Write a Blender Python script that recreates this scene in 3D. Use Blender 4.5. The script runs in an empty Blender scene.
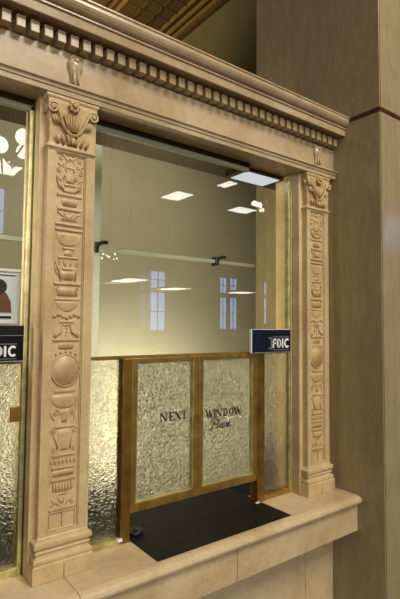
import bpy, bmesh, math, random
from mathutils import Vector, Matrix
random.seed(7)
PI = math.pi
S = bpy.context.scene
C = S.collection
EYE = 1.6          # camera height; z below is measured from the eye and raised at the end

# ------------------------------------------------------------------ materials
def lin(c):
    return tuple((v/255/12.92 if v/255 <= .04045 else ((v/255+.055)/1.055)**2.4) for v in c) + (1,)

def base_mat(name, rgb, rough=.5, metal=0, spec=.5):
    m = bpy.data.materials.new(name); m.use_nodes = True
    b = m.node_tree.nodes['Principled BSDF']
    b.inputs['Base Color'].default_value = lin(rgb)
    b.inputs['Roughness'].default_value = rough
    b.inputs['Metallic'].default_value = metal
    b.inputs['Specular IOR Level'].default_value = spec
    return m, m.node_tree, b

def coords(nt, scale):
    tc = nt.nodes.new('ShaderNodeTexCoord'); mp = nt.nodes.new('ShaderNodeMapping')
    mp.inputs['Scale'].default_value = scale
    nt.links.new(tc.outputs['Object'], mp.inputs['Vector'])
    return mp.outputs['Vector']

def noise(nt, vec, scale, detail=6, rough=.6, dist=0):
    n = nt.nodes.new('ShaderNodeTexNoise')
    n.inputs['Scale'].default_value = scale; n.inputs['Detail'].default_value = detail
    n.inputs['Roughness'].default_value = rough; n.inputs['Distortion'].default_value = dist
    nt.links.new(vec, n.inputs['Vector'])
    return n.outputs['Fac']

def ramp(nt, fac, stops):
    r = nt.nodes.new('ShaderNodeValToRGB')
    while len(r.color_ramp.elements) < len(stops): r.color_ramp.elements.new(.5)
    for e, (p, c) in zip(r.color_ramp.elements, stops):
        e.position = p; e.color = lin(c)
    nt.links.new(fac, r.inputs['Fac'])
    return r.outputs['Color']

def mixc(nt, fac, a, b, mode='MIX'):
    m = nt.nodes.new('ShaderNodeMix'); m.data_type = 'RGBA'; m.blend_type = mode
    if isinstance(fac, (int, float)): m.inputs[0].default_value = fac
    else: nt.links.new(fac, m.inputs[0])
    for s, v in ((6, a), (7, b)):
        if isinstance(v, tuple): m.inputs[s].default_value = v
        else: nt.links.new(v, m.inputs[s])
    return m.outputs[2]

def bump(nt, bsdf, h, strength, dist=.002):
    b = nt.nodes.new('ShaderNodeBump'); b.inputs['Strength'].default_value = strength
    b.inputs['Distance'].default_value = dist
    nt.links.new(h, b.inputs['Height']); nt.links.new(b.outputs['Normal'], bsdf.inputs['Normal'])

def marble(name, light, mid, dark, vein=(120, 80, 50), rough=.3, sc=7, stretch=(1, 1, 1), veins=.7, bmp=.08):
    m, nt, b = base_mat(name, mid, rough)
    v = coords(nt, stretch)
    n1 = noise(nt, v, sc, 8, .62, .6)
    c = ramp(nt, n1, [(.3, dark), (.5, mid), (.68, light)])
    n2 = noise(nt, v, sc*.7, 9, .6, 1.4)
    vm = nt.nodes.new('ShaderNodeMath'); vm.operation = 'SUBTRACT'; vm.inputs[1].default_value = .5
    nt.links.new(n2, vm.inputs[0])
    va = nt.nodes.new('ShaderNodeMath'); va.operation = 'ABSOLUTE'; nt.links.new(vm.outputs[0], va.inputs[0])
    vr = nt.nodes.new('ShaderNodeMapRange'); vr.inputs['From Min'].default_value = 0; vr.inputs['From Max'].default_value = .006
    vr.inputs['To Min'].default_value = veins; vr.inputs['To Max'].default_value = 0
    nt.links.new(va.outputs[0], vr.inputs['Value'])
    n3 = noise(nt, v, sc*.4, 3)
    gate = nt.nodes.new('ShaderNodeMapRange'); gate.inputs['From Min'].default_value = .52; gate.inputs['From Max'].default_value = .62
    nt.links.new(n3, gate.inputs['Value'])
    mu = nt.nodes.new('ShaderNodeMath'); mu.operation = 'MULTIPLY'
    nt.links.new(vr.outputs[0], mu.inputs[0]); nt.links.new(gate.outputs[0], mu.inputs[1])
    c = mixc(nt, mu.outputs[0], c, lin(vein))
    n4 = noise(nt, v, sc*14, 4)
    c = mixc(nt, .22, c, ramp(nt, n4, [(.35, dark), (.65, light)]))
    nt.links.new(c, b.inputs['Base Color'])
    bump(nt, b, n4, bmp, .001)
    return m

M = {}
M['stone'] = marble('carved_marble', (214, 192, 148), (196, 171, 126), (172, 143, 98), rough=.28)
M['relief'] = marble('relief_marble', (204, 178, 130), (188, 160, 112), (160, 128, 84), rough=.4, sc=12, bmp=.2)
M['cornice'] = marble('cornice_marble', (192, 172, 140), (174, 152, 118), (150, 127, 92), rough=.2, sc=5, veins=.3)
M['slab'] = marble('sill_marble', (214, 194, 158), (200, 178, 138), (176, 150, 108), rough=.3, sc=6, veins=.5)
M['pier'] = marble('pier_travertine', (162, 146, 112), (152, 136, 103), (141, 124, 93), rough=.13, sc=9, stretch=(5, 5, 1.5), veins=.45, vein=(118, 101, 76), bmp=.03)
M['joint'], _, _ = base_mat('dark_joint', (60, 46, 32), .8)
M['redstone'], nt, b = base_mat('oxblood_marble_band', (62, 34, 24), .3)
nt.links.new(ramp(nt, noise(nt, coords(nt, (1, 1, 1)), 30), [(.3, (50, 26, 18)), (.7, (84, 46, 32))]), b.inputs['Base Color'])
def brass(name, rgb, rough):
    m, nt, b = base_mat(name, rgb, rough, .85)
    v = coords(nt, (1, 1, 1)); n = noise(nt, v, 25, 5)
    hi = tuple(min(255, int(c*1.12)) for c in rgb); lo = tuple(int(c*.8) for c in rgb)
    nt.links.new(ramp(nt, n, [(.3, lo), (.7, hi)]), b.inputs['Base Color'])
    bump(nt, b, noise(nt, v, 220, 2), .05, .001)
    return m
M['brass'] = brass('polished_brass', (244, 226, 160), .34)
M['bronze'] = brass('aged_brass', (190, 152, 80), .36)
M['postbronze'] = brass('post_bronze', (158, 120, 56), .4)
M['darkbronze'] = brass('dark_bronze', (74, 56, 30), .4)
M['black'], _, _ = base_mat('black_plastic', (14, 14, 16), .35)
M['mat'], nt, b = base_mat('black_mat_rubber', (10, 11, 14), .5, 0, .3)
bump(nt, b, noise(nt, coords(nt, (1, 1, 1)), 500, 2), .25, .0006)
M['ink'], _, _ = base_mat('black_lettering', (22, 18, 12), .5)
M['white'], _, _ = base_mat('white_lettering', (236, 238, 240), .5)
M['grey'], _, _ = base_mat('grey_lettering', (140, 144, 156), .5)
M['navy'], _, _ = base_mat('navy_sign_face', (11, 13, 27), .3)
M['navy2'], _, _ = base_mat('blue_sign_band', (13, 18, 44), .3)
M['blackface'], _, _ = base_mat('black_sign_face', (10, 10, 13), .3)
M['paper'], _, _ = base_mat('white_paper', (226, 230, 236), .6)
M['acrylic'], _, _ = base_mat('pale_acrylic_edge', (235, 236, 234), .3)
M['skin'], _, _ = base_mat('printed_skin', (206, 152, 122), .6)
M['hair'], _, _ = base_mat('printed_dark_hair', (44, 30, 26), .6)
M['shirt'], _, _ = base_mat('printed_brown_shirt', (112, 62, 48), .6)
M['sky_print'], _, _ = base_mat('printed_pale_background', (214, 222, 232), .6)
M['glassedge'], _, b = base_mat('polished_glass_edge', (240, 244, 220), .2)
M['headglass'], _, b = base_mat('grey_green_head_rail', (150, 152, 128), .3)
M['worktop'], _, _ = base_mat('dark_worktop', (34, 37, 38), .85, 0, .15)
M['cloth'], nt, b = base_mat('dark_grey_upholstery', (30, 33, 37), .8)
bump(nt, b, noise(nt, coords(nt, (1, 1, 1)), 300), .4, .001)
def plaster(name, rgb, var=8, rough=.8, sc=3):
    m, nt, b = base_mat(name, rgb, rough)
    n = noise(nt, coords(nt, (1, 1, 1)), sc, 5)
    nt.links.new(ramp(nt, n, [(.3, tuple(c-var for c in rgb)), (.7, tuple(c+var for c in rgb))]), b.inputs['Base Color'])
    return m
M['partition'] = plaster('beige_partition', (152, 143, 120), 4)
M['hallwall'] = plaster('olive_hall_wall', (124, 115, 76), 5)
M['lobbywall'] = plaster('lobby_stone_wall', (150, 134, 104), 8)
M['floor'] = marble('floor_marble', (120, 106, 88), (104, 90, 72), (86, 72, 58), rough=.3, sc=2)
M['ceil'] = plaster('brown_ceiling', (92, 70, 36), 10, .7, 20)
M['gold'] = plaster('gilt_moulding', (150, 122, 62), 14, .5, 30)
m, nt, b = base_mat('lattice_coffer', (88, 64, 34), .6)
vo = nt.nodes.new('ShaderNodeTexVoronoi'); vo.inputs['Scale'].default_value = 14; vo.inputs['Randomness'].default_value = 0
nt.links.new(coords(nt, (1, 1, 1)), vo.inputs['Vector'])
nt.links.new(ramp(nt, vo.outputs['Distance'], [(.15, (134, 104, 56)), (.35, (74, 52, 28)), (.6, (110, 84, 44))]), b.inputs['Base Color'])
M['lattice'] = m

def emit(name, rgb, strength):
    m = bpy.data.materials.new(name); m.use_nodes = True; nt = m.node_tree; nt.nodes.clear()
    e = nt.nodes.new('ShaderNodeEmission'); e.inputs[0].default_value = lin(rgb); e.inputs[1].default_value = strength
    o = nt.nodes.new('ShaderNodeOutputMaterial'); nt.links.new(e.outputs[0], o.inputs[0])
    return m
M['tube'] = emit('fluorescent_diffuser', (255, 250, 238), 11)
M['boxlight'] = emit('cool_diffuser', (222, 230, 236), .95)
M['globe'] = emit('opal_globe', (255, 248, 232), 14)
M['daylight'] = emit('daylit_glass', (150, 188, 255), 5.5)

def clear_glass(name, f0, tint):
    m = bpy.data.materials.new(name); m.use_nodes = True; nt = m.node_tree; nt.nodes.clear()
    o = nt.nodes.new('ShaderNodeOutputMaterial'); mx = nt.nodes.new('ShaderNodeMixShader')
    t = nt.nodes.new('ShaderNodeBsdfTransparent'); t.inputs[0].default_value = tint
    g = nt.nodes.new('ShaderNodeBsdfGlossy'); g.inputs['Roughness'].default_value = 0
    lw = nt.nodes.new('ShaderNodeLayerWeight'); lw.inputs[0].default_value = .5
    p = nt.nodes.new('ShaderNodeMath'); p.operation = 'POWER'; p.inputs[1].default_value = 5
    mr = nt.nodes.new('ShaderNodeMapRange'); mr.inputs['To Min'].default_value = f0
    nt.links.new(lw.outputs['Facing'], p.inputs[0]); nt.links.new(p.outputs[0], mr.inputs['Value'])
    nt.links.new(mr.outputs[0], mx.inputs[0]); nt.links.new(t.outputs[0], mx.inputs[1]); nt.links.new(g.outputs[0], mx.inputs[2])
    nt.links.new(mx.outputs[0], o.inputs[0])
    return m
M['glass'] = clear_glass('clear_glass', .05, (.97, .98, .95, 1))
M['rearglass'] = clear_glass('clear_rear_glass', .012, (.97, .98, .95, 1))

def obscure(name, d=.0022):
    m, nt, b = base_mat(name, (248, 249, 240), .05)
    b.inputs['Transmission Weight'].default_value = 1; b.inputs['IOR'].default_value = 1.5
    v = coords(nt, (1, 1, 1))
    n1 = noise(nt, v, 72, 2, .5, 2.2); n2 = noise(nt, v, 420, 2, .5)
    ad = nt.nodes.new('ShaderNodeMath'); ad.operation = 'MULTIPLY_ADD'; ad.inputs[1].default_value = .12
    nt.links.new(n2, ad.inputs[0]); nt.links.new(n1, ad.inputs[2])
    bump(nt, b, ad.outputs[0], 1.0, d)
    tr = nt.nodes.new('ShaderNodeBsdfTranslucent'); tr.inputs[0].default_value = lin((240, 242, 228))
    mx = nt.nodes.new('ShaderNodeMixShader'); mx.inputs[0].default_value = .05
    nt.links.new(b.outputs[0], mx.inputs[1]); nt.links.new(tr.outputs[0], mx.inputs[2])
    nt.links.new(mx.outputs[0], nt.nodes['Material Output'].inputs['Surface'])
    return m
M['hammered'] = obscure('hammered_obscure_glass')
M['hammered_deep'] = obscure('deeply_hammered_obscure_glass', .0085)

# ------------------------------------------------------------------ mesh helpers
class MB:
    def __init__(s): s.v = []; s.f = []; s.smooth = []
    def add(s, vs, fs, sm=False):
        o = len(s.v); s.v += [tuple(v) for v in vs]; s.f += [tuple(i+o for i in f) for f in fs]; s.smooth += [sm]*len(fs)
        return s
    def box(s, x0, x1, y0, y1, z0, z1):
        vs = [(x, y, z) for x in (x0, x1) for y in (y0, y1) for z in (z0, z1)]
        return s.add(vs, [(0, 1, 3, 2), (4, 6, 7, 5), (0, 4, 5, 1), (2, 3, 7, 6), (0, 2, 6, 4), (1, 5, 7, 3)])
    def extr(s, prof, x0, x1, sm=False):               # (y,z) profile run along x
        n = len(prof)
        vs = [(x0, y, z) for y, z in prof] + [(x1, y, z) for y, z in prof]
        s.add(vs, [(i, (i+1) % n, (i+1) % n+n, i+n) for i in range(n)], sm)
        o = len(s.v)-2*n
        s.f += [tuple(range(o, o+n))[::-1], tuple(range(o+n, o+2*n))]; s.smooth += [False]*2
        return s
    def plate(s, pts, y0, y1):                          # (x,z) outline given thickness in y
        n = len(pts)
        vs = [(x, y0, z) for x, z in pts] + [(x, y1, z) for x, z in pts]
        fs = [(i, (i+1) % n, (i+1) % n+n, i+n) for i in range(n)] + [tuple(range(n))[::-1], tuple(range(n, 2*n))]
        return s.add(vs, fs)
    def rings(s, cx, hw, yf, yb, prof):                 # moulding swept round a rectangular shaft: (offset, z)
        vs = []
        for off, z in prof:
            vs += [(cx-hw-off, yb, z), (cx-hw-off, yf-off, z), (cx+hw+off, yf-off, z), (cx+hw+off, yb, z)]
        fs = []
        for k in range(len(prof)-1):
            a = 4*k
            for i in range(4):
                j = (i+1) % 4; fs.append((a+i, a+j, a+4+j, a+4+i))
        e = 4*(len(prof)-1)
        fs += [(3, 2, 1, 0), (e, e+1, e+2, e+3)]
        return s.add(vs, fs)
    def tube(s, pts, r, n=8, flat=1.0, r1=None):        # round bar along a polyline, squashed in y by flat
        pts = [Vector(p) for p in pts]; m = len(pts); vs = []
        for i, p in enumerate(pts):
            t = (pts[min(i+1, m-1)]-pts[max(i-1, 0)]).normalized()
            a = t.cross(Vector((0, 1, 0)))
            if a.length < 1e-4: a = t.cross(Vector((1, 0, 0)))
            a.normalize(); b = t.cross(a).normalized()
            rr = r if r1 is None else r+(r1-r)*i/(m-1)
            for k in range(n):
                q = a*math.cos(2*PI*k/n)*rr + b*math.sin(2*PI*k/n)*rr*flat
                vs.append(p+q)
        fs = [(i*n+k, i*n+(k+1) % n, (i+1)*n+(k+1) % n, (i+1)*n+k) for i in range(m-1) for k in range(n)]
        fs += [tuple(range(n))[::-1], tuple(range((m-1)*n, m*n))]
        return s.add(vs, fs, True)
    def blob(s, c, rx, ry, rz, n=10, m=7):
        vs = []; fs = []
        for i in range(m+1):
            ph = PI*i/m
            for k in range(n):
                th = 2*PI*k/n
                vs.append((c[0]+rx*math.sin(ph)*math.cos(th), c[1]+ry*math.sin(ph)*math.sin(th), c[2]+rz*math.cos(ph)))
        for i in range(m):
            for k in range(n): fs.append((i*n+k, i*n+(k+1) % n, (i+1)*n+(k+1) % n, (i+1)*n+k))
        return s.add(vs, fs, True)
    def half(s, cx, y0, prof, flat=.4, n=10):            # half-round turned relief: (radius, z) standing out of plane y0
        vs = []
        for r, z in prof:
            for k in range(n+1):
                a = PI*k/n; vs.append((cx+r*math.cos(a), y0-min(r, .03)*flat*math.sin(a), z))
        w = n+1
        fs = [(i*w+k, i*w+k+1, (i+1)*w+k+1, (i+1)*w+k) for i in range(len(prof)-1) for k in range(n)]
        fs += [tuple(range(w)), tuple(range((len(prof)-1)*w, len(prof)*w))[::-1]]
        return s.add(vs, fs, True)
    def cyl(s, c, r, h, n=24, axis='z'):
        vs = []
        for e in (0, h):
            for k in range(n):
                a = 2*PI*k/n; u, w = r*math.cos(a), r*math.sin(a)
                vs.append((c[0]+u, c[1]+w, c[2]+e) if axis == 'z' else (c[0]+u, c[1]+e, c[2]+w))
        fs = [(k, (k+1) % n, (k+1) % n+n, k+n) for k in range(n)] + [tuple(range(n))[::-1], tuple(range(n, 2*n))]
        return s.add(vs, fs)
    def build(s, name, mat, parent=None, bev=0, seg=2):
        me = bpy.data.meshes.new(name)
        off = parent_world(parent) if parent else Vector((0, 0, 0))
        me.from_pydata([tuple(Vector(v)-off) for v in s.v], [], s.f)
        bm = bmesh.new(); bm.from_mesh(me); bmesh.ops.recalc_face_normals(bm, faces=bm.faces); bm.to_mesh(me); bm.free()
        me.polygons.foreach_set('use_smooth', s.smooth)
        me.materials.append(mat)
        o = bpy.data.objects.new(name, me); C.objects.link(o); o.parent = parent
        if bev:
            b = o.modifiers.new('bevel', 'BEVEL'); b.width = bev; b.segments = seg; b.limit_method = 'ANGLE'
        return o

def parent_world(p):
    v = Vector((0, 0, 0))
    while p: v += p.location; p = p.parent
    return v
def tag(o, label=None, cat=None, group=None, kind=None):
    for k, v in (('label', label), ('category', cat), ('group', group), ('kind', kind)):
        if v: o[k] = v
    return o
def thing(name, label, cat, loc, group=None):
    o = bpy.data.objects.new(name, None); C.objects.link(o); o.location = loc
    return tag(o, label, cat, group)
def struct(name, mb, mat, bev=0, parent=None):
    o = mb.build(name, mat, parent, bev)
    if not parent: o['kind'] = 'structure'
    return o
def copy_tree(o, parent=None):
    c = o.copy(); C.objects.link(c); c.parent = parent
    for ch in list(o.children): copy_tree(ch, c)
    return c

PIER = 1.345                       # side face of the pier on the right
LEFT = -.95                        # where the teller front runs out to the left

# ------------------------------------------------------------------ entablature
ent = thing('entablature', 'long marble cornice with dentils and frieze running above the teller windows', 'cornice', (.4, 1.0, .51))
cor = [(1.10, .710), (.939, .710), (.939, .7055), (.9425, .7045), (.941, .700), (.9408, .695), (.9435, .689), (.948, .6835), (.953, .6808), (.9585, .680), (.9585, .677), (.954, .676), (.954, .6725),
       (.9595, .6715), (.9595, .669), (.957, .668), (.9595, .6510), (.963, .6500), (.966, .6535), (1.020, .6535), (1.022, .6515), (1.022, .6185), (1.010, .6165), (1.008, .616), (1.008, .600), (1.10, .600)]
MB().extr(cor, LEFT, PIER-.0005).build('cornice', M['cornice'], ent, .0007, 1)
MB().box(LEFT, PIER-.0005, 1.008, 1.10, .538, .6005).build('frieze', M['cornice'], ent)
arc = [(1.10, .541), (1.002, .541), (.993, .538), (.991, .5355), (.991, .532), (.9955, .5305), (.9965, .5265), (.9965, .5235), (.9995, .522), (.9995, .5105), (1.10, .5105)]
MB().extr(arc, LEFT, PIER-.0005).build('architrave', M['cornice'], ent, .0006, 1)
MB().box(LEFT, PIER-.0005, 1.10, 1.22, .5105, .70).build('back_board', M['darkbronze'], ent)
d0 = None
k = -25
x = .2625 + .0292*k
while x + .0182 < PIER:
    if x > LEFT:
        if d0 is None:
            d0 = MB().box(x, x+.0192, .9820, 1.0225, .6190, .6445).build('dentil', M['cornice'], ent, .0012, 2)
            bx = x
        else:
            d = d0.copy(); C.objects.link(d); d.parent = ent; d.location.x = x-bx
    x += .0292

def console(cx):
    mb = MB()
    y = 1.008
    prof = [(.004, .613), (.007, .607), (.012, .603), (.016, .598), (.0185, .591), (.0190, .584), (.0170, .577), (.0135, .568), (.0115, .557), (.0110, .548), (.0112, .540)]
    mb.half(cx, y, prof, .75, 12)
    for s in (-.0048, .0048):
        mb.tube([(cx+s, y-.0105, .574), (cx+s*1.1, y-.0105, .556), (cx+s*1.2, y-.011, .543)], .003, 6)
    mb.blob((cx, y-.012, .597), .006, .005, .006)
    return mb.build('keystone_bracket', M['cornice'], ent)
console(.400); console(1.254)

# ------------------------------------------------------------------ pilasters
def spiral(cx, y, cz, r0, turns, s=1, tube=.0028, start=PI/2, mb=None, lead=None):
    pts = list(lead) if lead else []
    n = int(turns*16)
    for i in range(n+1):
        a = start + s*2*PI*turns*i/n; r = r0*(1-.82*i/n)
        pts.append((cx+r*math.cos(a), y, cz+r*math.sin(a)))
    mb.tube(pts, tube, 7, 1.2, tube*.7)
    mb.blob((cx, y, cz), tube*1.1, tube*1.6, tube*1.1, 8, 5)

def pilaster(cx, label, loc):
    t = thing('pilaster', label, 'pilaster', loc, 'carved marble pilasters')
    hw = .0535; yf = 1.010; yb = 1.05
    zt, zb = .397, -.449
    # shaft with a sunk panel
    sh = MB()
    px = .0355; pt, pb = .385, -.441; dy = .0055
    sh.box(cx-hw, cx+hw, yf+dy, yb, zb, zt)
    sh.box(cx-hw, cx-px, yf, yf+dy, zb, zt); sh.box(cx+px, cx+hw, yf, yf+dy, zb, zt)
    sh.box(cx-px, cx+px, yf, yf+dy, pt, zt); sh.box(cx-px, cx+px, yf, yf+dy, zb, pb)
    sh.build('shaft', M['stone'], t)
    fr = MB()
    for q in ((cx-px, cx-px+.003, pb, pt), (cx+px-.003, cx+px, pb, pt), (cx-px, cx+px, pt-.003, pt), (cx-px, cx+px, pb, pb+.003)):
        fr.box(q[0], q[1], yf+.002, yf+dy, q[2], q[3])
    fr.build('panel_bead', M['stone'], t, .001, 1)
    # base
    b = MB()
    b.rings(cx, hw, yf, yb+.04, [(.0135, -.5375), (.0135, -.5035), (.0125, -.502), (.0100, -.5015), (.0105, -.4995), (.0118, -.497), (.0118, -.4935), (.0105, -.490), (.0070, -.4875), (.0050, -.4865), (.0045, -.4835), (.0050, -.4805), (.0075, -.4795), (.0078, -.477), (.0050, -.4755), (.0045, -.4725), (.0080, -.471), (.0105, -.467), (.0110, -.462), (.0100, -.4575), (.0065, -.455), (.0030, -.454), (.0030, -.4515), (.001, -.4485)])
    b.build('base', M['stone'], t, .001, 2)
    j = MB().box(cx-.0006, cx+.0006, yf-.0139, yf-.0130, -.5375, -.507); j.build('base_joint', M['joint'], t)
    # candelabrum relief
    r = MB(); y0 = yf+dy
    Z = lambda u: pt + .0045 - (u-150)*.00222
    W = .0322
    def bar(u, w, h=2.2, d=.0062):
        d *= .56
        z = Z(u); r.extr([(y0, z+h*.0011), (y0-d*.8, z+h*.0011), (y0-d, z), (y0-d*.8, z-h*.0011), (y0, z-h*.0011)], cx-w*W, cx+w*W)
    def urn(pts, flat=.34): r.half(cx, y0, [(a*W, Z(u)) for a, u in pts], flat*.37, 14)
    def curl(sx, u, rad, turns=1.2, s=1, st=PI/2, th=.0016):
        spiral(cx+sx*W, y0-.0008, Z(u), rad*W, turns, s, th, st, r)
    def leaf(x0, u0, x1, u1, th=.0022):
        a = (cx+x0*W, y0-.001, Z(u0)); c_ = (cx+x1*W, y0-.001, Z(u1))
        m_ = ((a[0]+c_[0])/2 + (c_[2]-a[2])*.15, y0-.0012, (a[2]+c_[2])/2)
        r.tube([a, m_, c_], th, 6, .9, th*.4)
    # birds, buds and scrolls at the top
    for s in (-1, 1):
        curl(s*.72, 157, .22, 1.1, s); leaf(s*.5, 153, s*.15, 160); curl(s*.75, 170, .2, 1.0, -s)
        leaf(s*.9, 163, s*.45, 166); curl(s*.45, 177, .16, 1.0, s); leaf(s*.95, 176, s*.6, 181)
        leaf(s*.30, 163, s*.28, 171, .0018); curl(s*.66, 186, .24, 1.0, s, -PI/2)
        r.tube([(cx+s*.95*W, y0-.002, Z(178)), (cx+s*.8*W, y0-.003, Z(186)), (cx+s*.42*W, y0-.003, Z(190))], .0018, 6)
        for q in (0, 1, 2): r.blob((cx+s*(.3+.2*q)*W, y0, Z(161+q*2)), .0022, .003, .0022, 7, 5)
    bar(166, .28, 1.6, .004); r.blob((cx, y0, Z(157)), .005, .0045, .004)
    urn([(.05, 171), (.18, 174), (.3, 178), (.3, 182)]); bar(184, .42); urn([(.3, 186), (.55, 190), (.5, 192)])
    bar(194.5, .9, 3); urn([(.55, 197), (.62, 201), (.5, 206)], .22); bar(209, .85, 2.6, .0075)
    for s in (-1, 1): leaf(s*.85, 212, s*.4, 217); leaf(s*.35, 213, s*.1, 219)
    urn([(.3, 212), (.45, 217), (.62, 221)], .2)
    bar(224.5, .95, 2.4, .0078); bar(230, .95, 2.0, .0075)
    urn([(.9, 233), (.93, 236), (.85, 240), (.62, 244.5), (.3, 247)], .3); bar(248.5, .4); urn([(.22, 250), (.2, 253), (.35, 256)])
    bar(258, .72, 1.8)
    for s in (-1, 1):
        curl(s*.72, 264, .2, 1.1, s); leaf(s*.92, 266, s*.5, 280); r.tube([(cx+s*.95*W, y0-.002, Z(262)), (cx+s*.62*W, y0-.003, Z(272)), (cx+s*.5*W, y0-.003, Z(281))], .0018, 6)
        leaf(s*.3, 262, s*.15, 267)
    bar(269.5, .38, 1.8); urn([(.5, 271), (.55, 275), (.35, 281)], .22); bar(284.5, .95, 2.4, .0076)
    urn([(.66, 287), (.75, 292), (.75, 297)], .14)
    for s in (-1, 1): curl(s*.62, 291, .2, 1.0, -s)
    bar(300, .85, 2); urn([(.85, 302), (.84, 304), (.7, 308), (.4, 311), (.2, 312.5)], .3)
    for q in range(7):
        a = (q-3)/3; r.blob((cx+a*.85*W, y0-.001, Z(317+1.6*math.cos(a*PI*1.5))), .0048, .0045, .0036, 8, 5)
    bar(322.5, .5); bar(325.5, .3, 1.6)
    for s in (-1, 1):
        r.tube([(cx+s*.3*W, y0-.002, Z(327)), (cx+s*.38*W, y0-.003, Z(333)), (cx+s*.85*W, y0-.003, Z(338))], .0018, 6)
        curl(s*.85, 336, .12, 1.0, s)
    for u in (329, 332.5, 336): r.blob((cx, y0-.001, Z(u)), .0022, .003, .0022, 7, 5)
    bar(340.5, .95, 2.6, .0074); urn([(.55, 343), (.62, 346), (.5, 350)], .24)
    for s in (-.7, -.35, 0, .35, .7): r.blob((cx+s*W, y0-.001, Z(352.5+5*s*s)), .0026, .004, .003, 8, 5)
    # round paterna
    zc = Z(371)
    ringp = [(cx+.99*W*math.cos(a*PI/18), y0-.0015, zc+.99*W*1.08*math.sin(a*PI/18)) for a in range(37)]
    r.tube(ringp, .0021, 7, 1.2)
    r.add([(cx+.9*W*math.cos(a*PI/18), y0-.0035, zc+.97*W*math.sin(a*PI/18)) for a in range(36)] + [(cx, y0-.006, zc)] + [(cx+.99*W*math.cos(a*PI/18), y0, zc+1.05*W*math.sin(a*PI/18)) for a in range(36)],
          [(a, (a+1) % 36, 36) for a in range(36)] + [(a+37, (a+1) % 36+37, (a+1) % 36, a) for a in range(36)], True)
    bar(391, .72, 2.4, .0072); urn([(.85, 394), (.95, 398), (.9, 402), (.6, 406.5), (.3, 408)], .3)
    for s in (-1, 1): curl(s*.62, 412, .22, 1.2, s); leaf(s*.9, 410, s*.7, 420)
    urn([(.35, 409), (.38, 413), (.2, 418), (.2, 422)]); bar(426, .66, 1.8)
    for s in (-1, 1): curl(s*.72, 430, .22, 1.3, -s); r.tube([(cx+s*.7*W, y0-.002, Z(434)), (cx+s*.5*W, y0-.003, Z(441)), (cx+s*.42*W, y0-.003, Z(447))], .0018, 6); curl(s*.75, 448, .16, 1.1, s)
    urn([(.35, 428), (.44, 433), (.42, 440), (.22, 446), (.3, 449)], .26); bar(453.5, .8, 2)
    for q in range(7): r.blob((cx+(q-3)*.27*W, y0, Z(459.5)), .0028, .0035, .0065, 8, 5)
    bar(465.5, .8, 2); urn([(.7, 468), (.75, 474)], .12); bar(477, .85, 2.4, .0074)
    for q in range(7):
        a = (q-3)/3; r.blob((cx+a*.62*W, y0-.001, Z(485-1.5*a*a)), .0036, .0045, .0105, 8, 6)
    urn([(.5, 490), (.3, 492)], .3)
    for s in (-1, 1): leaf(s*.75, 495, s*.2, 502); curl(s*.72, 500, .18, 1.0, s); leaf(s*.3, 494, s*.02, 500)
    bar(505, .92, 2, .0068); bar(507.5, .88, 1.2)
    for s in (-1, 0, 1): r.box(cx+s*.88*W-.0009, cx+s*.88*W+.0009, y0-.003, y0, Z(526), Z(508))
    bar(526, .9, 1.6)
    for q in range(6): r.blob((cx+(q-2.5)*.32*W, y0, Z(530.5)), .0034, .004, .0052, 8, 5)
    r.build('carved_relief', M['relief'], t)
    # capital
    nk = MB().rings(cx, hw, yf, yb, [(.001, .386), (.0015, .389), (.0045, .3905), (.006, .3935), (.0045, .3965), (.002, .398), (.002, .4005), (.001, .402)])
    nk.build('necking', M['stone'], t, .0006, 1)
    cp = MB()
    cp.rings(cx, hw-.002, yf, yb, [(0, .400), (0, .44), (.004, .47), (.006, .492), (.006, .5)])
    ab = MB().rings(cx, hw, yf, yb, [(.005, .5005), (.0065, .5025), (.008, .505), (.008, .5103)])
    ab.build('abacus', M['stone'], t, .0006, 1)
    body = cp.build('capital', M['relief'], t, .001, 1)
    cv = MB(); yy = yf-.0055
    for s in (-1, 1):
        lead = [(cx+s*.006, yy+.001, .427), (cx+s*.016, yy, .433), (cx+s*.025, yy-.001, .447), (cx+s*.031, yy-.002, .463), (cx+s*.037, yy-.003, .481)]
        c0 = (cx+s*.0465, .4775)
        spiral(c0[0], yy-.004, c0[1], .0125, 1.75, -s, .0032, PI*.72 if s > 0 else PI*.28, cv, lead)
        # volute seen on the side of the block
        sx = cx+s*(hw+.004)
        pts = [(sx+s*.002*0, yf+.012+.0105*(1-.8*i/24)*math.cos(i*.42), .478+.0115*(1-.8*i/24)*math.sin(i*.42)) for i in range(25)]
        cv.tube(pts, .003, 6)
        cv.blob((cx+s*.047, yy-.004, .4775), .0045, .006, .0045)
        # hanging leaf under each volute
        for q in range(3):
            cv.tube([(cx+s*(.047-q*.004), yy+.002, .463), (cx+s*(.044-q*.006), yy, .452), (cx+s*(.036-q*.007), yy+.002, .444)], .0032, 6, 1.2, .0012)
        for q in range(3):
            cv.tube([(cx+s*(.008+q*.012), yy+.003, .404), (cx+s*(.010+q*.013), yy-.0005, .414), (cx+s*(.014+q*.013), yy-.003, .424-q*.002)], .004, 7, 1.2, .0022)
    for q in range(7):                                    # fluted fan in the middle
        a = (q-3)/3
        cv.tube([(cx+a*.010, yy+.001, .434), (cx+a*.015, yy-.0015, .450), (cx+a*.021, yy-.002, .467+.002*(1-a*a))], .0021, 6, 1.2, .0030)
    cv.blob((cx, yy-.001, .412), .0065, .006, .009)
    for q in range(5):
        a = (q-2)*.5; cv.blob((cx+.014*math.sin(a), yy-.002, .428-.004*math.cos(a*2)), .0035, .005, .0045, 8, 5)
    for q in range(8):                                    # rosette on the abacus
        a = q*PI/4; cv.blob((cx+.0095*math.cos(a), yy-.005, .490+.0095*math.sin(a)), .0048, .005, .0048, 8, 6)
    cv.blob((cx, yy-.009, .490), .0055, .006, .0055)
    cv.build('foliage', M['relief'], body)
    return t
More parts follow.
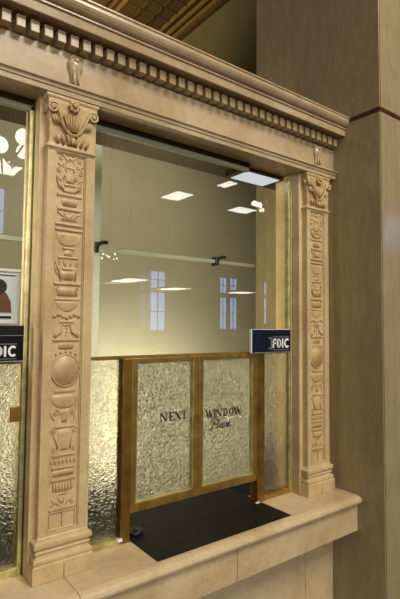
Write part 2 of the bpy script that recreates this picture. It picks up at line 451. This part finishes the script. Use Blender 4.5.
p1 = pilaster(.3985, 'nearer carved marble pilaster between the two teller windows', (.4005, 1.0, -.538))
p2 = copy_tree(p1); p2.location.x = 1.261
tag(p2, 'farther carved marble pilaster beside the plain stone pier on the right')

# wall blocks behind the pilasters (jambs of the openings), left end pier
for i, (a, b_) in enumerate(((.3310, .4660), (1.190, PIER-.0004), (LEFT, -.388))):
    struct('trim_%d' % (i+1), MB().box(a, b_, 1.030, 1.13, -.538, .5105), M['stone'], .002)
struct('trim_4', MB().box(1.155+.03, 1.190, 1.06, 1.13, -.538, .5105), M['stone'], .001)

# ------------------------------------------------------------------ sill and wall below
def sill_piece(x0, x1, label):
    prof = [(1.125, -.538), (.925, -.538), (.914, -.541), (.908, -.546), (.9055, -.552), (.907, -.558), (.912, -.5625), (.918, -.5645), (.924, -.565), (.924, -.6505), (1.03, -.6505), (1.03, -.60), (1.125, -.60)]
    o = MB().extr(prof, x0, x1).build('marble_sill', M['slab'], None, .001, 2)
    return tag(o, label, 'sill', 'marble sill stones')
sill_piece(LEFT, .3995, 'pale marble sill stone under the left teller window, left of the joint at the near pilaster')
sill_piece(.4005, PIER-.0004, 'long pale marble sill stone carrying the black mat below the middle teller window')
for i, x in enumerate((-.02, .828)):
    tag(MB().box(x-.0006, x+.0006, .9236, .926, -.650, -.566).build('trim_%d' % (5+i), M['joint']), kind='structure')
w = MB()
xs = [LEFT, -.03, .382, .794, 1.204, PIER-.0004]
for a, b_ in zip(xs, xs[1:]): w.box(a+.0008, b_-.0008, 1.02, 1.12, -1.6, -.6505)
struct('wall_front', w, M['slab'], .001)

# ------------------------------------------------------------------ pier on the right
pr = MB().box(PIER, 2.9, .828, 1.395, -1.6, .694); pr.box(PIER, 2.9, .828, 1.395, .708, 4.4)
struct('wall_right', pr, M['pier'], .002)
bd = MB().box(PIER-.0012, 2.9, .8265, 1.395, .694, .708)
struct('trim_7', bd, M['redstone'], .001)
struct('trim_8', MB().box(PIER+.003, PIER+.0048, .8272, .830, -1.6, .694).box(PIER+.003, PIER+.0048, .8272, .830, .708, 4.4), M['joint'])

# ------------------------------------------------------------------ teller windows
def frame(mb, x0, x1, y0, y1, z0, z1, w, wb=None, wt=None):
    wb = w if wb is None else wb; wt = w if wt is None else wt
    mb.box(x0, x0+w, y0, y1, z0, z1); mb.box(x1-w, x1, y0, y1, z0, z1)
    mb.box(x0+w, x1-w, y0, y1, z0, z0+wb); mb.box(x0+w, x1-w, y0, y1, z1-wt, z1)
    return mb

# strokes for lettering -------------------------------------------------
class Ink(MB):
    def st(s, x0, z0, x1, z1, w, y, d=.0006):
        dx, dz = x1-x0, z1-z0; L = math.hypot(dx, dz); nx, nz = -dz/L*w/2, dx/L*w/2
        s.plate([(x0+nx, z0+nz), (x1+nx, z1+nz), (x1-nx, z1-nz), (x0-nx, z0-nz)], y-d, y)
    def arc(s, cx, cz, rx, rz, a0, a1, w, y, thin=1.0, n=20, d=.0006):
        out = []; inn = []
        for i in range(n+1):
            a = math.radians(a0+(a1-a0)*i/n); t = w*(thin+(1-thin)*abs(math.cos(a)))
            out.append((cx+rx*math.cos(a), cz+rz*math.sin(a))); inn.append((cx+(rx-t)*math.cos(a), cz+(rz-t)*math.sin(a)))
        for i in range(n): s.plate([out[i], out[i+1], inn[i+1], inn[i]], y-d, y)
def serif(word, x, z, h, y, step):
    k = Ink(); T, t = h*.23, h*.10
    def sf(a, zz, w=.2): k.st(a-w*h, zz, a+w*h, zz, t*.9, y)
    for ch in word:
        if ch == 'N':
            W_ = h*.78; k.st(x, z, x, z+h, t, y); k.st(x, z+h, x+W_, z, T, y); k.st(x+W_, z, x+W_, z+h, t, y); sf(x, z); sf(x-.05*h, z+h, .15); sf(x+W_, z+h); W_ += .2*h
        elif ch == 'E':
            W_ = h*.62; k.st(x+T/2, z, x+T/2, z+h, T, y)
            for q, l in ((0, 1), (.5, .7), (1, .95)): k.st(x-.08*h, z+q*h, x+W_*l, z+q*h, t, y)
            for q in (0, 1): k.st(x+W_, z+q*h, x+W_, z+q*h+(.2*h if q == 0 else -.2*h), t, y)
            k.st(x+W_*.7, z+.4*h, x+W_*.7, z+.6*h, t, y)
        elif ch == 'X':
            W_ = h*.74; k.st(x, z+h, x+W_, z, T, y); k.st(x+W_*.97, z+h, x+.03*h, z, t, y)
            for a in (x, x+W_): sf(a, z, .15); sf(a, z+h, .15)
        elif ch == 'T':
            W_ = h*.72; k.st(x+W_/2, z, x+W_/2, z+h, T, y); k.st(x, z+h, x+W_, z+h, t, y); sf(x+W_/2, z)
            k.st(x, z+h, x-.02*h, z+.78*h, t, y); k.st(x+W_, z+h, x+W_+.02*h, z+.78*h, t, y)
        elif ch == 'W':
            W_ = h*1.12; k.st(x, z+h, x+W_*.3, z, T, y); k.st(x+W_*.3, z, x+W_*.52, z+h, t, y); k.st(x+W_*.46, z+h, x+W_*.73, z, T, y); k.st(x+W_*.73, z, x+W_, z+h, t, y)
            sf(x, z+h, .17); sf(x+W_*.48, z+h, .14); sf(x+W_, z+h, .15)
        elif ch == 'I':
            W_ = h*.2; k.st(x+W_/2, z, x+W_/2, z+h, T, y); sf(x+W_/2, z); sf(x+W_/2, z+h)
        elif ch == 'D':
            W_ = h*.8; k.st(x+T/2, z, x+T/2, z+h, T, y); sf(x, z, .12); sf(x, z+h, .12)
            k.arc(x+.25*h, z+h/2, h*.53, h*.52, -90, 90, T, y, .4); k.st(x, z, x+.28*h, z, t, y); k.st(x, z+h, x+.28*h, z+h, t, y)
        elif ch == 'O':
            W_ = h*.8; k.arc(x+.4*h, z+h/2, h*.42, h*.52, 0, 360, T, y, .4, 32)
        x += W_ + step
    return k
def script_please(x, z, h, y):
    k = Ink(); w = h*.092
    def poly(pts, ww=w):
        P = []
        for i in range(len(pts)-1):                       # Catmull-Rom smoothing
            a = pts[max(i-1, 0)]; b_ = pts[i]; c_ = pts[i+1]; d = pts[min(i+2, len(pts)-1)]
            for j in range(5):
                t = j/5; P.append(tuple(.5*((2*b_[q])+(-a[q]+c_[q])*t+(2*a[q]-5*b_[q]+4*c_[q]-d[q])*t*t+(-a[q]+3*b_[q]-3*c_[q]+d[q])*t**3) for q in (0, 1)))
        P.append(pts[-1])
        for a, b_ in zip(P, P[1:]):
            if math.hypot(b_[0]-a[0], b_[1]-a[1]) > 1e-6: k.st(x+a[0]*h*1.2, z+a[1]*h, x+b_[0]*h*1.2, z+b_[1]*h, ww, y)
    poly([(-.18, .1), (-.1, -.12), (.12, .1), (.32, .7), (.42, 1.02)], w*1.7)
    poly([(-.15, .62), (0, .95), (.4, 1.18), (.85, 1.05), (.8, .68), (.5, .5), (.3, .55)], w*1.3)
    poly([(.62, .1), (.85, .3), (1.08, .85), (1.05, 1.1), (.92, .9), (.8, .3), (.85, .02), (1.02, .12)], w*1.2)
    poly([(1.02, .12), (1.2, .3), (1.3, .45), (1.2, .5), (1.1, .25), (1.18, .02), (1.38, .12), (1.62, .45)], w*1.2)
    poly([(1.75, .42), (1.58, .48), (1.44, .2), (1.54, .0), (1.68, .18), (1.78, .46), (1.72, .05), (1.85, .06), (2.02, .3), (2.12, .55)], w*1.2)
    poly([(2.12, .55), (2.16, .3), (2.1, .02), (1.98, .05)], w*1.4)
    poly([(2.1, .02), (2.3, .18), (2.46, .36), (2.42, .5), (2.3, .42), (2.28, .1), (2.42, .0), (2.66, .2)], w*1.2)
    return k

HEAD = .5105
TR = -.0845                                      # bottom of the transom line
def window(x0, x1, label, loc):
    t = thing('teller_window', label, 'window', loc)
    fr = MB()
    fr.box(x0, x0+.010, 1.066, 1.084, -.538, .497); fr.box(x1-.010, x1, 1.066, 1.084, -.538, .497)
    fr.build('brass_jamb_strip', M['brass'], t, .002, 2)
    xh = x1 if x1 < 1 else 1.0
    MB().box(x0, xh, 1.064, 1.090, .497, HEAD).build('head_rail', M['darkbronze'], t, .001, 1)
    MB().box(x0+.01, xh-.001, 1.066, 1.080, .4845, .497).build('head_channel', M['headglass'], t, .001, 1)
    MB().box(x0, x0+.0015, 1.060, 1.066, -.538, .497).box(x1-.0015, x1, 1.060, 1.066, -.538, .497).build('dark_edge', M['darkbronze'], t)
    MB().box(x0+.010, x1-.010, 1.0805, 1.0835, TR+.006, .4975).build('upper_pane', M['glass'], t)
    MB().box(x0+.010, x1-.010, 1.066, 1.086, TR-.002, TR+.0065).build('transom', M['bronze'], t, .001, 1)
    return t
# middle window -------------------------------------------------------------
w1 = window(.4665, 1.190, 'middle teller window with clear glass over four brass framed textured panes', (.826, 1.075, -.538))
post = MB().box(.566, .586, 1.062, 1.092, -.538, TR).box(1.020, 1.034, 1.062, 1.092, -.538, TR)
MB().box(.566, .592, 1.060, 1.092, -.538, TR).build('post', M['postbronze'], w1, .0015, 2)
MB().box(1.030, 1.062, 1.060, 1.092, -.538, TR).build('post', M['postbronze'], w1, .0015, 2)
MB().box(.4765, .566, 1.062, 1.088, -.538, -.524).build('bottom_rail', M['brass'], w1, .002, 2)
MB().box(1.062, 1.180, 1.062, 1.088, -.538, -.522).build('bottom_rail', M['bronze'], w1, .002, 2)
MB().box(.4765, .566, 1.074, 1.079, -.524, TR).build('textured_pane', M['hammered'], w1)
MB().box(1.062, 1.180, 1.074, 1.079, -.522, TR).build('textured_pane', M['hammered'], w1)
def leaf_door(x0, x1):
    d = MB(); frame(d, x0, x1, 1.061, 1.086, -.470, TR, .0155, .022, .012)
    o = d.build('hinged_panel', M['bronze'], w1, .0016, 2)
    b_ = MB(); frame(b_, x0+.0155, x1-.0155, 1.063, 1.082, -.448, TR-.012, .003)
    b_.build('glazing_bead', M['brass'], o, .0006, 1)
    MB().box(x0+.0155, x1-.0155, 1.073, 1.078, -.448, TR-.012).build('textured_pane', M['hammered_deep'], o)
    return o
L = leaf_door(.592, .8035); Rr = leaf_door(.8045, 1.030)
serif('NEXT', .687, -.2560, .0215, 1.0722, .006).build('lettering', M['ink'], L)
serif('WINDOW', .840, -.2640, .0222, 1.0722, .0042).build('lettering', M['ink'], Rr)
script_please(.858, -.2960, .0235, 1.0722).build('lettering', M['ink'], Rr)
MB().box(1.020, 1.036, 1.052, 1.060, -.538, -.534).build('keeper', M['acrylic'], w1)
MB().box(.556, .568, 1.054, 1.062, -.528, -.522).build('keeper', M['acrylic'], w1)
# left window -----------------------------------------------------------------
w0 = window(-.388, .331, 'left teller window cut by the left edge of the photo, holding a poster', (0, 1.075, -.538))
MB().box(-.378, .321, 1.062, 1.088, -.538, -.520).build('bottom_rail', M['brass'], w0, .002, 2)
MB().box(-.378, .321, 1.074, 1.079, -.520, TR).build('textured_pane', M['hammered'], w0)
MB().box(.298, .320, 1.066, 1.073, -.212, -.180).build('latch', M['bronze'], w0, .001, 1)

# ------------------------------------------------------------------ rear glass screens
def rear(x0, x1, label, posts, clamps, zs=.2475):
    t = thing('rear_glass_screen', label, 'glass screen', ((x0+x1)/2, 1.41, -.538))
    MB().box(x0, x1, 1.401, 1.409, -.40, zs).build('lower_pane', M['rearglass'], t)
    MB().box(x0, x1, 1.410, 1.418, zs-.004, .78).build('upper_pane', M['rearglass'], t)
    MB().box(x0, x1, 1.397, 1.420, zs-.006, zs+.006).build('polished_edge', M['glassedge'], t)
    for p in posts: MB().box(p-.014, p+.014, 1.396, 1.424, -.5384, .80).build('end_strip', M['glassedge'], t)
    for c_ in clamps:
        k = MB().box(c_-.007, c_+.005, 1.385, 1.42, zs-.016, zs+.018)
        k.tube([(c_+.000, 1.388, zs+.008), (c_+.014, 1.384, zs+.016), (c_+.030, 1.380, zs+.018)], .0065, 8)
        k.box(c_+.012, c_+.032, 1.374, 1.388, zs+.012, zs+.022)
        k.build('clamp', M['black'], t, .003, 2)
    return t
rear(.655, PIER-.002, 'clear rear glass screen with black clamps seen through the middle window', [.640], [.640, 1.138])
rear(-.42, .615, 'clear rear glass screen seen through the left window behind the poster', [-.40], [])

# ------------------------------------------------------------------ signs and poster
def fdic(x0, x1, z0, z1, y, face, label, name='bank_sign', band=True, mar=.004):
    t = thing(name, label, 'sign', ((x0+x1)/2, y, z0))
    MB().box(x0, x1, y, y+.009, z0, z1).build('backing', M['acrylic'], t, .001, 1)
    MB().box(x0+.003, x1-.0005, y-.0012, y, z0+.002, z1-.001).build('face', face, t)
    yy = y-.0013; W_ = x1-x0; H = z1-z0
    if band:
        MB().box(x0+.003, x0+.003+W_*.24, y-.0016, y-.0012, z0+.002, z1-.001).build('blue_band', M['navy2'], t)
    k = Ink(); h = H*.40; zb = z0+H*.20; T = h*.2
    xF = x1-mar-2.72*h
    k.st(xF+T/2, zb, xF+T/2, zb+h, T, yy); k.st(xF, zb+h-T/2, xF+h*.55, zb+h-T/2, T, yy); k.st(xF, zb+h*.50, xF+h*.48, zb+h*.50, T*.9, yy)
    xD = xF+h*.66
    k.st(xD+T/2, zb, xD+T/2, zb+h, T*1.15, yy); k.st(xD, zb+T*.45, xD+h*.40, zb+T*.45, T*.9, yy); k.st(xD, zb+h-T*.45, xD+h*.40, zb+h-T*.45, T*.9, yy)
    k.st(xD+h*.56, zb+h*.24, xD+h*.56, zb+h*.76, T*.95, yy); k.st(xD+h*.36, zb+T*.40, xD+h*.57, zb+h*.30, T*.8, yy); k.st(xD+h*.36, zb+h-T*.40, xD+h*.57, zb+h*.70, T*.8, yy)
    xI = xD+h*.80; k.st(xI+T/2, zb, xI+T/2, zb+h, T, yy)
    xC = xI+h*.38; k.arc(xC+h*.42, zb+h/2, h*.44, h*.52, 48, 312, T, yy, 1, 26)
    k.build('lettering', M['white'], t)
    g = Ink()
    for q in range(3):
        o_ = q*H*.022
        g.st(xF-W_*.09-o_, zb+h*.02-o_, xF-W_*.04+o_, zb+h*.02-o_, H*.012, yy)
        g.st(xF-W_*.04+o_, zb-o_, xF-W_*.04+o_, zb+h+o_, H*.012, yy)
        g.st(xF-W_*.09-o_, zb+h+o_, xF-W_*.04+o_, zb+h+o_, H*.012, yy)
    g.st(xF, zb+h*1.18, xC+h*.8, zb+h*1.18, H*.02, yy); g.st(xF, zb-h*.22, xC+h*.8, zb-h*.22, H*.016, yy)
    g.build('emblem', M['grey'], t)
    return t
fdic(.985, 1.1575, -.0815, -.009, 1.040, M['navy'], 'small navy blue FDIC sign on the right of the middle teller window')
s0 = fdic(.115, .3135, -.0795, -.0235, 1.040, M['blackface'], 'black FDIC sign on the left teller window below the poster', band=False, mar=.012)
MB().box(.115, .3135, 1.040, 1.049, -.0235, -.003).build('top_strip', M['black'], s0)
MB().box(.115, .3135, 1.0390, 1.0395, -.0250, -.0238).build('border_line', M['grey'], s0)
po = thing('poster', 'framed white poster with a picture of people above the black sign in the left window', 'poster', (.235, 1.10, 0))
MB().box(.148, .322, 1.100, 1.106, .001, .118).build('backing', M['paper'], po, .0008, 1)
pic = MB().box(.155, .309, 1.0985, 1.100, .026, .104).build('picture', M['sky_print'], po)
bo = MB(); bo.plate([(.200, .026), (.215, .050), (.240, .066), (.268, .078), (.290, .070), (.300, .050), (.302, .026)], 1.0975, 1.0985)
bo.build('printed_figure', M['shirt'], pic)
MB().plate([(.274+.017*math.cos(a*PI/10)*1.0, .083+.017*math.sin(a*PI/10)) for a in range(20)], 1.0968, 1.0975).build('printed_hair', M['hair'], pic)
MB().plate([(.262+.011*math.cos(a*PI/10), .075+.013*math.sin(a*PI/10)) for a in range(20)], 1.0962, 1.0968).build('printed_face', M['skin'], pic)
MB().plate([(.250+.017*math.cos(a*PI/10), .048+.013*math.sin(a*PI/10)) for a in range(20)], 1.0962, 1.0975).build('printed_face', M['skin'], pic)
MB().box(.255, .309, 1.0975, 1.100, .109, .1105).build('printed_heading', M['navy'], po)
MB().box(.262, .302, 1.0975, 1.100, .013, .018).build('printed_caption', M['navy'], po)
MB().box(.148, .326, 1.096, 1.110, .118, .124).build('holder_lip', M['acrylic'], po)

# ------------------------------------------------------------------ mat, disc
mt = MB().plate([(0, 0)]*0 or [(.595, .935), (1.042, .935), (1.042, 1.31), (.595, 1.31)], 0, 1)
mt.v = [(x, z, -.538 if y == 0 else -.5352) for x, y, z in mt.v]
tag(mt.build('counter_mat', M['mat'], None, .001, 2), 'flat black rubber mat lying on the sill and running under the brass panels', 'mat')
dk = thing('pen_base', 'small round black disc on the rear left corner of the black mat', 'pen base', (.63, 1.105, -.5352))
MB().cyl((.625, 1.062+.03, -.5352), .021, .007).build('disc', M['black'], dk, .002, 2)
MB().cyl((.625, 1.092, -.5282), .006, .004).build('stud', M['black'], dk, .001, 1)

# ------------------------------------------------------------------ inside the cage
wt = thing('staff_counter', 'dark staff counter standing behind the textured glass panes', 'counter', (.2, 1.5, -1.6))
MB().box(LEFT, PIER-.01, 1.132, 1.54, -.565, -.5385).build('worktop', M['worktop'], wt, .003, 2)
MB().box(LEFT+.02, PIER-.03, 1.20, 1.52, -1.6, -.565).build('cabinet', M['worktop'], wt)
bg = MB(); bg.blob((1.265, 1.215, -.475), .068, .075, .062, 20, 14); bg.blob((1.290, 1.23, -.415), .045, .05, .045, 16, 10)
tag(bg.build('dark_bag', M['cloth']), 'small dark grey bag lying on the sill behind the right textured pane', 'bag')
lb = thing('box_light', 'brown box light with a pale diffuser under the window head at upper right', 'light', (1.08, 1.15, .49))
MB().box(1.000, 1.178, 1.092, 1.185, .4975, .5104).build('housing', M['darkbronze'], lb, .001, 1)
MB().box(1.020, 1.166, 1.096, 1.178, .4955, .4977).build('diffuser', M['boxlight'], lb)
struct('wall_partition', MB().box(-2.2, 4.85, 3.6, 3.72, -1.6, 2.05), M['partition'])

# ------------------------------------------------------------------ the hall
ZC = 5.5
struct('floor', MB().box(-7, 22, -10.2, 12.3, -1.7, -1.6), M['floor'])
struct('wall_hall_right', MB().box(4.9, 5.1, 1.4, 12, -1.6, ZC), M['hallwall'])
struct('wall_hall_back', MB().box(-7, 5.1, 12, 12.2, -1.6, ZC), M['hallwall'])
ce = MB().box(-7, 22, -10.2, 12.3, ZC, ZC+.1)
cl = struct('ceiling', ce, M['ceil'])
g = MB()
for x in (4.80, 4.66, 4.50, 3.60, 3.46, 3.36, 2.60, 2.48): g.box(x-.022, x+.022, 1, 12, ZC-.05, ZC)
g.build('gilt_ribs', M['gold'], cl)
MB().box(3.64, 4.46, 1, 12, ZC-.02, ZC).build('lattice_panel', M['lattice'], cl)
la = MB()
for q in range(40): la.box(3.64, 4.46, 1.2+q*.27, 1.235+q*.27, ZC-.05, ZC-.02)
la.box(3.9, 3.93, 1, 12, ZC-.05, ZC-.02).box(4.17, 4.20, 1, 12, ZC-.05, ZC-.02)
la.build('coffer_bars', M['ceil'], cl)
MB().box(2.64, 3.30, 1, 12, ZC-.16, ZC).build('beam', M['ceil'], cl)
MB().box(4.82, 4.9, 1, 12, ZC-.12, ZC).build('cove', M['ceil'], cl)

# lobby behind the camera: back wall with tall daylit windows, mirrored in the glass
VY = 12.0; WY = 2.15-VY
wins = [(7.26, 7.76, -.14, .98), (7.26, 7.76, 1.12, 1.62), (9.92, 10.20, -.1, .95), (10.36, 10.66, -.1, .95), (9.92, 10.20, 1.1, 1.6), (10.36, 10.66, 1.1, 1.6), (11.95, 12.25, .1, 1.0), (11.95, 12.25, 1.14, 1.6), (2.70, 3.05, 2.2, 3.3), (18.9, 19.85, 3.5, 4.95)]
struct('wall_lobby_back', MB().box(-7, 22, WY-.2, WY, -1.6, ZC), M['lobbywall'])
for i, (a, b_, z0, z1) in enumerate(wins):
    f = MB(); frame(f, a-.05, b_+.05, WY, WY+.05, z0-.05, z1+.05, .05)
    fo = struct('window_%d' % (i+1), f, M['lobbywall'])
    mbp = MB(); mx = (a+b_)/2; mz = (z0+z1)/2
    mbp.box(a, b_, WY+.005, WY+.012, z0, z1)
    mbp.build('pane', M['daylight'], fo)
    MB().box(mx-.012, mx+.012, WY+.012, WY+.03, z0, z1).box(a, b_, WY+.012, WY+.03, mz-.012, mz+.012).build('glazing_bar', M['lobbywall'], fo)

def panel_light(x0, x1, y0, y1, z, label, up=None):
    t = thing('hanging_light_panel', label, 'light', ((x0+x1)/2, (y0+y1)/2, z), 'light panels hung from the lobby ceiling')
    MB().box(x0-.03, x1+.03, y0-.03, y1+.03, z+.004, z+.06).build('housing', M['lobbywall'], t)
    MB().box(x0, x1, y0, y1, z-.004, z+.004).build('diffuser', M['tube'], t)
    mx, my = (x0+x1)/2, (y0+y1)/2
    MB().cyl((mx, my, z+.06), .01, ZC-z-.061, 8).build('hanging_rod', M['darkbronze'], t)
def mir(y): return 2.15-y
PL = [(4.10, 4.42, 6.0, 6.45, 2.1), (5.50, 5.92, 6.10, 6.42, 2.1), (1.55, 1.85, 6.4, 6.82, 2.1), (4.40, 4.56, 5.1, 5.38, 2.1)]
PL += [(4.85, 5.35, 8.9, 9.75, 1.0), (6.95, 7.50, 10.25, 11.0, 1.0), (9.20, 9.80, 10.15, 10.75, 1.0)]
LAB = ['light panel mirrored in the middle window left of centre', 'light panel mirrored at the upper right of the middle window', 'light panel mirrored in the left window', 'light panel mirrored beside the box light',
       'low light panel mirrored below the glass joint at left', 'low light panel mirrored below the glass joint in the centre', 'low light panel mirrored below the glass joint at right']
for (a, b_, y0, y1, z), lab in zip(PL, LAB): panel_light(a, b_, mir(y1), mir(y0), z, lab)

def chandelier(x, y, z, R, rg, n, label):
    t = thing('globe_chandelier', label, 'chandelier', (x, y, z))
    hub = MB().cyl((x, y, z-.05), .03, ZC-z+.05-.001, 10); hub.build('stem', M['darkbronze'], t)
    for k in range(n):
        a = 2*PI*k/n+.3; gx, gy = x+R*math.cos(a), y+R*math.sin(a); gz = z+(.10 if k % 2 else -.04)*R/.3
        arm = MB().tube([(x, y, z-.03), ((x+gx)/2, (y+gy)/2, z-.12*R/.3), (gx, gy, gz-rg)], .01, 6).build('arm', M['darkbronze'], t)
        MB().blob((gx, gy, gz), rg, rg, rg, 12, 8).build('globe', M['globe'], arm)
chandelier(1.06, mir(4.3), 1.52, .26, .07, 8, 'globe chandelier mirrored large in the left window')
chandelier(9.3, mir(9.35), 3.38, .24, .085, 5, 'globe chandelier mirrored at the right of the middle window')
chandelier(4.29, mir(8.7), 1.38, .15, .022, 7, 'small globe chandelier mirrored just under the glass joint')

# ------------------------------------------------------------------ lights
def area(name, loc, target, size, power, rgb, sy=None):
    l = bpy.data.lights.new(name, 'AREA'); l.energy = power; l.size = size; l.color = lin(rgb)[:3]
    if sy: l.shape = 'RECTANGLE'; l.size_y = sy
    o = bpy.data.objects.new(name, l); C.objects.link(o); o.location = loc
    o.rotation_euler = (Vector(target)-Vector(loc)).to_track_quat('-Z', 'Y').to_euler()
    return o
area('lobby_ceiling_lamp', (1.2, -2.3, 3.7), (.9, 1, 0), 1.8, 215, (255, 246, 228))
area('lobby_front_fill', (-.7, -3.0, 1.1), (.6, 1, 0), 1.4, 66, (250, 244, 240))  # added fill, no fixture: lifts the stone fronts and polished glass edges
area('partition_fill', (1.9, 2.1, 2.3), (2.1, 3.6, -1.6), 1.6, 34, (255, 244, 226)).data.spread = 1.7  # unseen fill added above to brighten the partition behind the glass
area('pier_strip_fill', (-.8, 1.24, .2), (1.345, 1.26, .02), .2, 3.4, (255, 246, 214)).data.spread = 1.0  # added out of view to lighten the pier strip behind the glass
area('low_pane_fill', (1.7, 2.5, -.95), (1.9, 3.6, -.95), 1.2, 38, (250, 248, 236)).data.spread = 1.7  # no desk lamp here: hidden low fill added to brighten the textured panes
area('hall_fill', (1.5, 6, 3.6), (3.2, 7.4, 5.5), 1.5, 40, (255, 236, 200)).data.spread = 1.9  # unseen fill added to lift the hall ceiling and olive wall

wd = bpy.data.worlds.new('world'); S.world = wd; wd.use_nodes = True
wd.node_tree.nodes['Background'].inputs[0].default_value = (1, .92, .8, 1)
wd.node_tree.nodes['Background'].inputs[1].default_value = .14

# ------------------------------------------------------------------ camera
a, b, c = (math.radians(v) for v in (37.2, 3.2, .5))
f = Vector((math.sin(a)*math.cos(b), math.cos(a)*math.cos(b), math.sin(b)))
r = Vector((math.cos(a), -math.sin(a), 0)); u = r.cross(f)
r2 = r*math.cos(c)+u*math.sin(c); u2 = -r*math.sin(c)+u*math.cos(c)
cd = bpy.data.cameras.new('camera'); cam = bpy.data.objects.new('camera', cd); C.objects.link(cam)
cam.matrix_world = Matrix(((r2.x, u2.x, -f.x, 0), (r2.y, u2.y, -f.y, 0), (r2.z, u2.z, -f.z, 0), (0, 0, 0, 1)))
cd.sensor_fit = 'VERTICAL'; cd.sensor_height = 24; cd.lens = 471/599*24; cd.clip_start = .02
S.camera = cam

for o in list(C.objects):
    if o.parent is None: o.location.z += EYE

S.view_settings.view_transform = 'Standard'; S.view_settings.look = 'None'
S.view_settings.gamma = 1; S.view_settings.use_curve_mapping = False
S.view_settings.exposure = 0
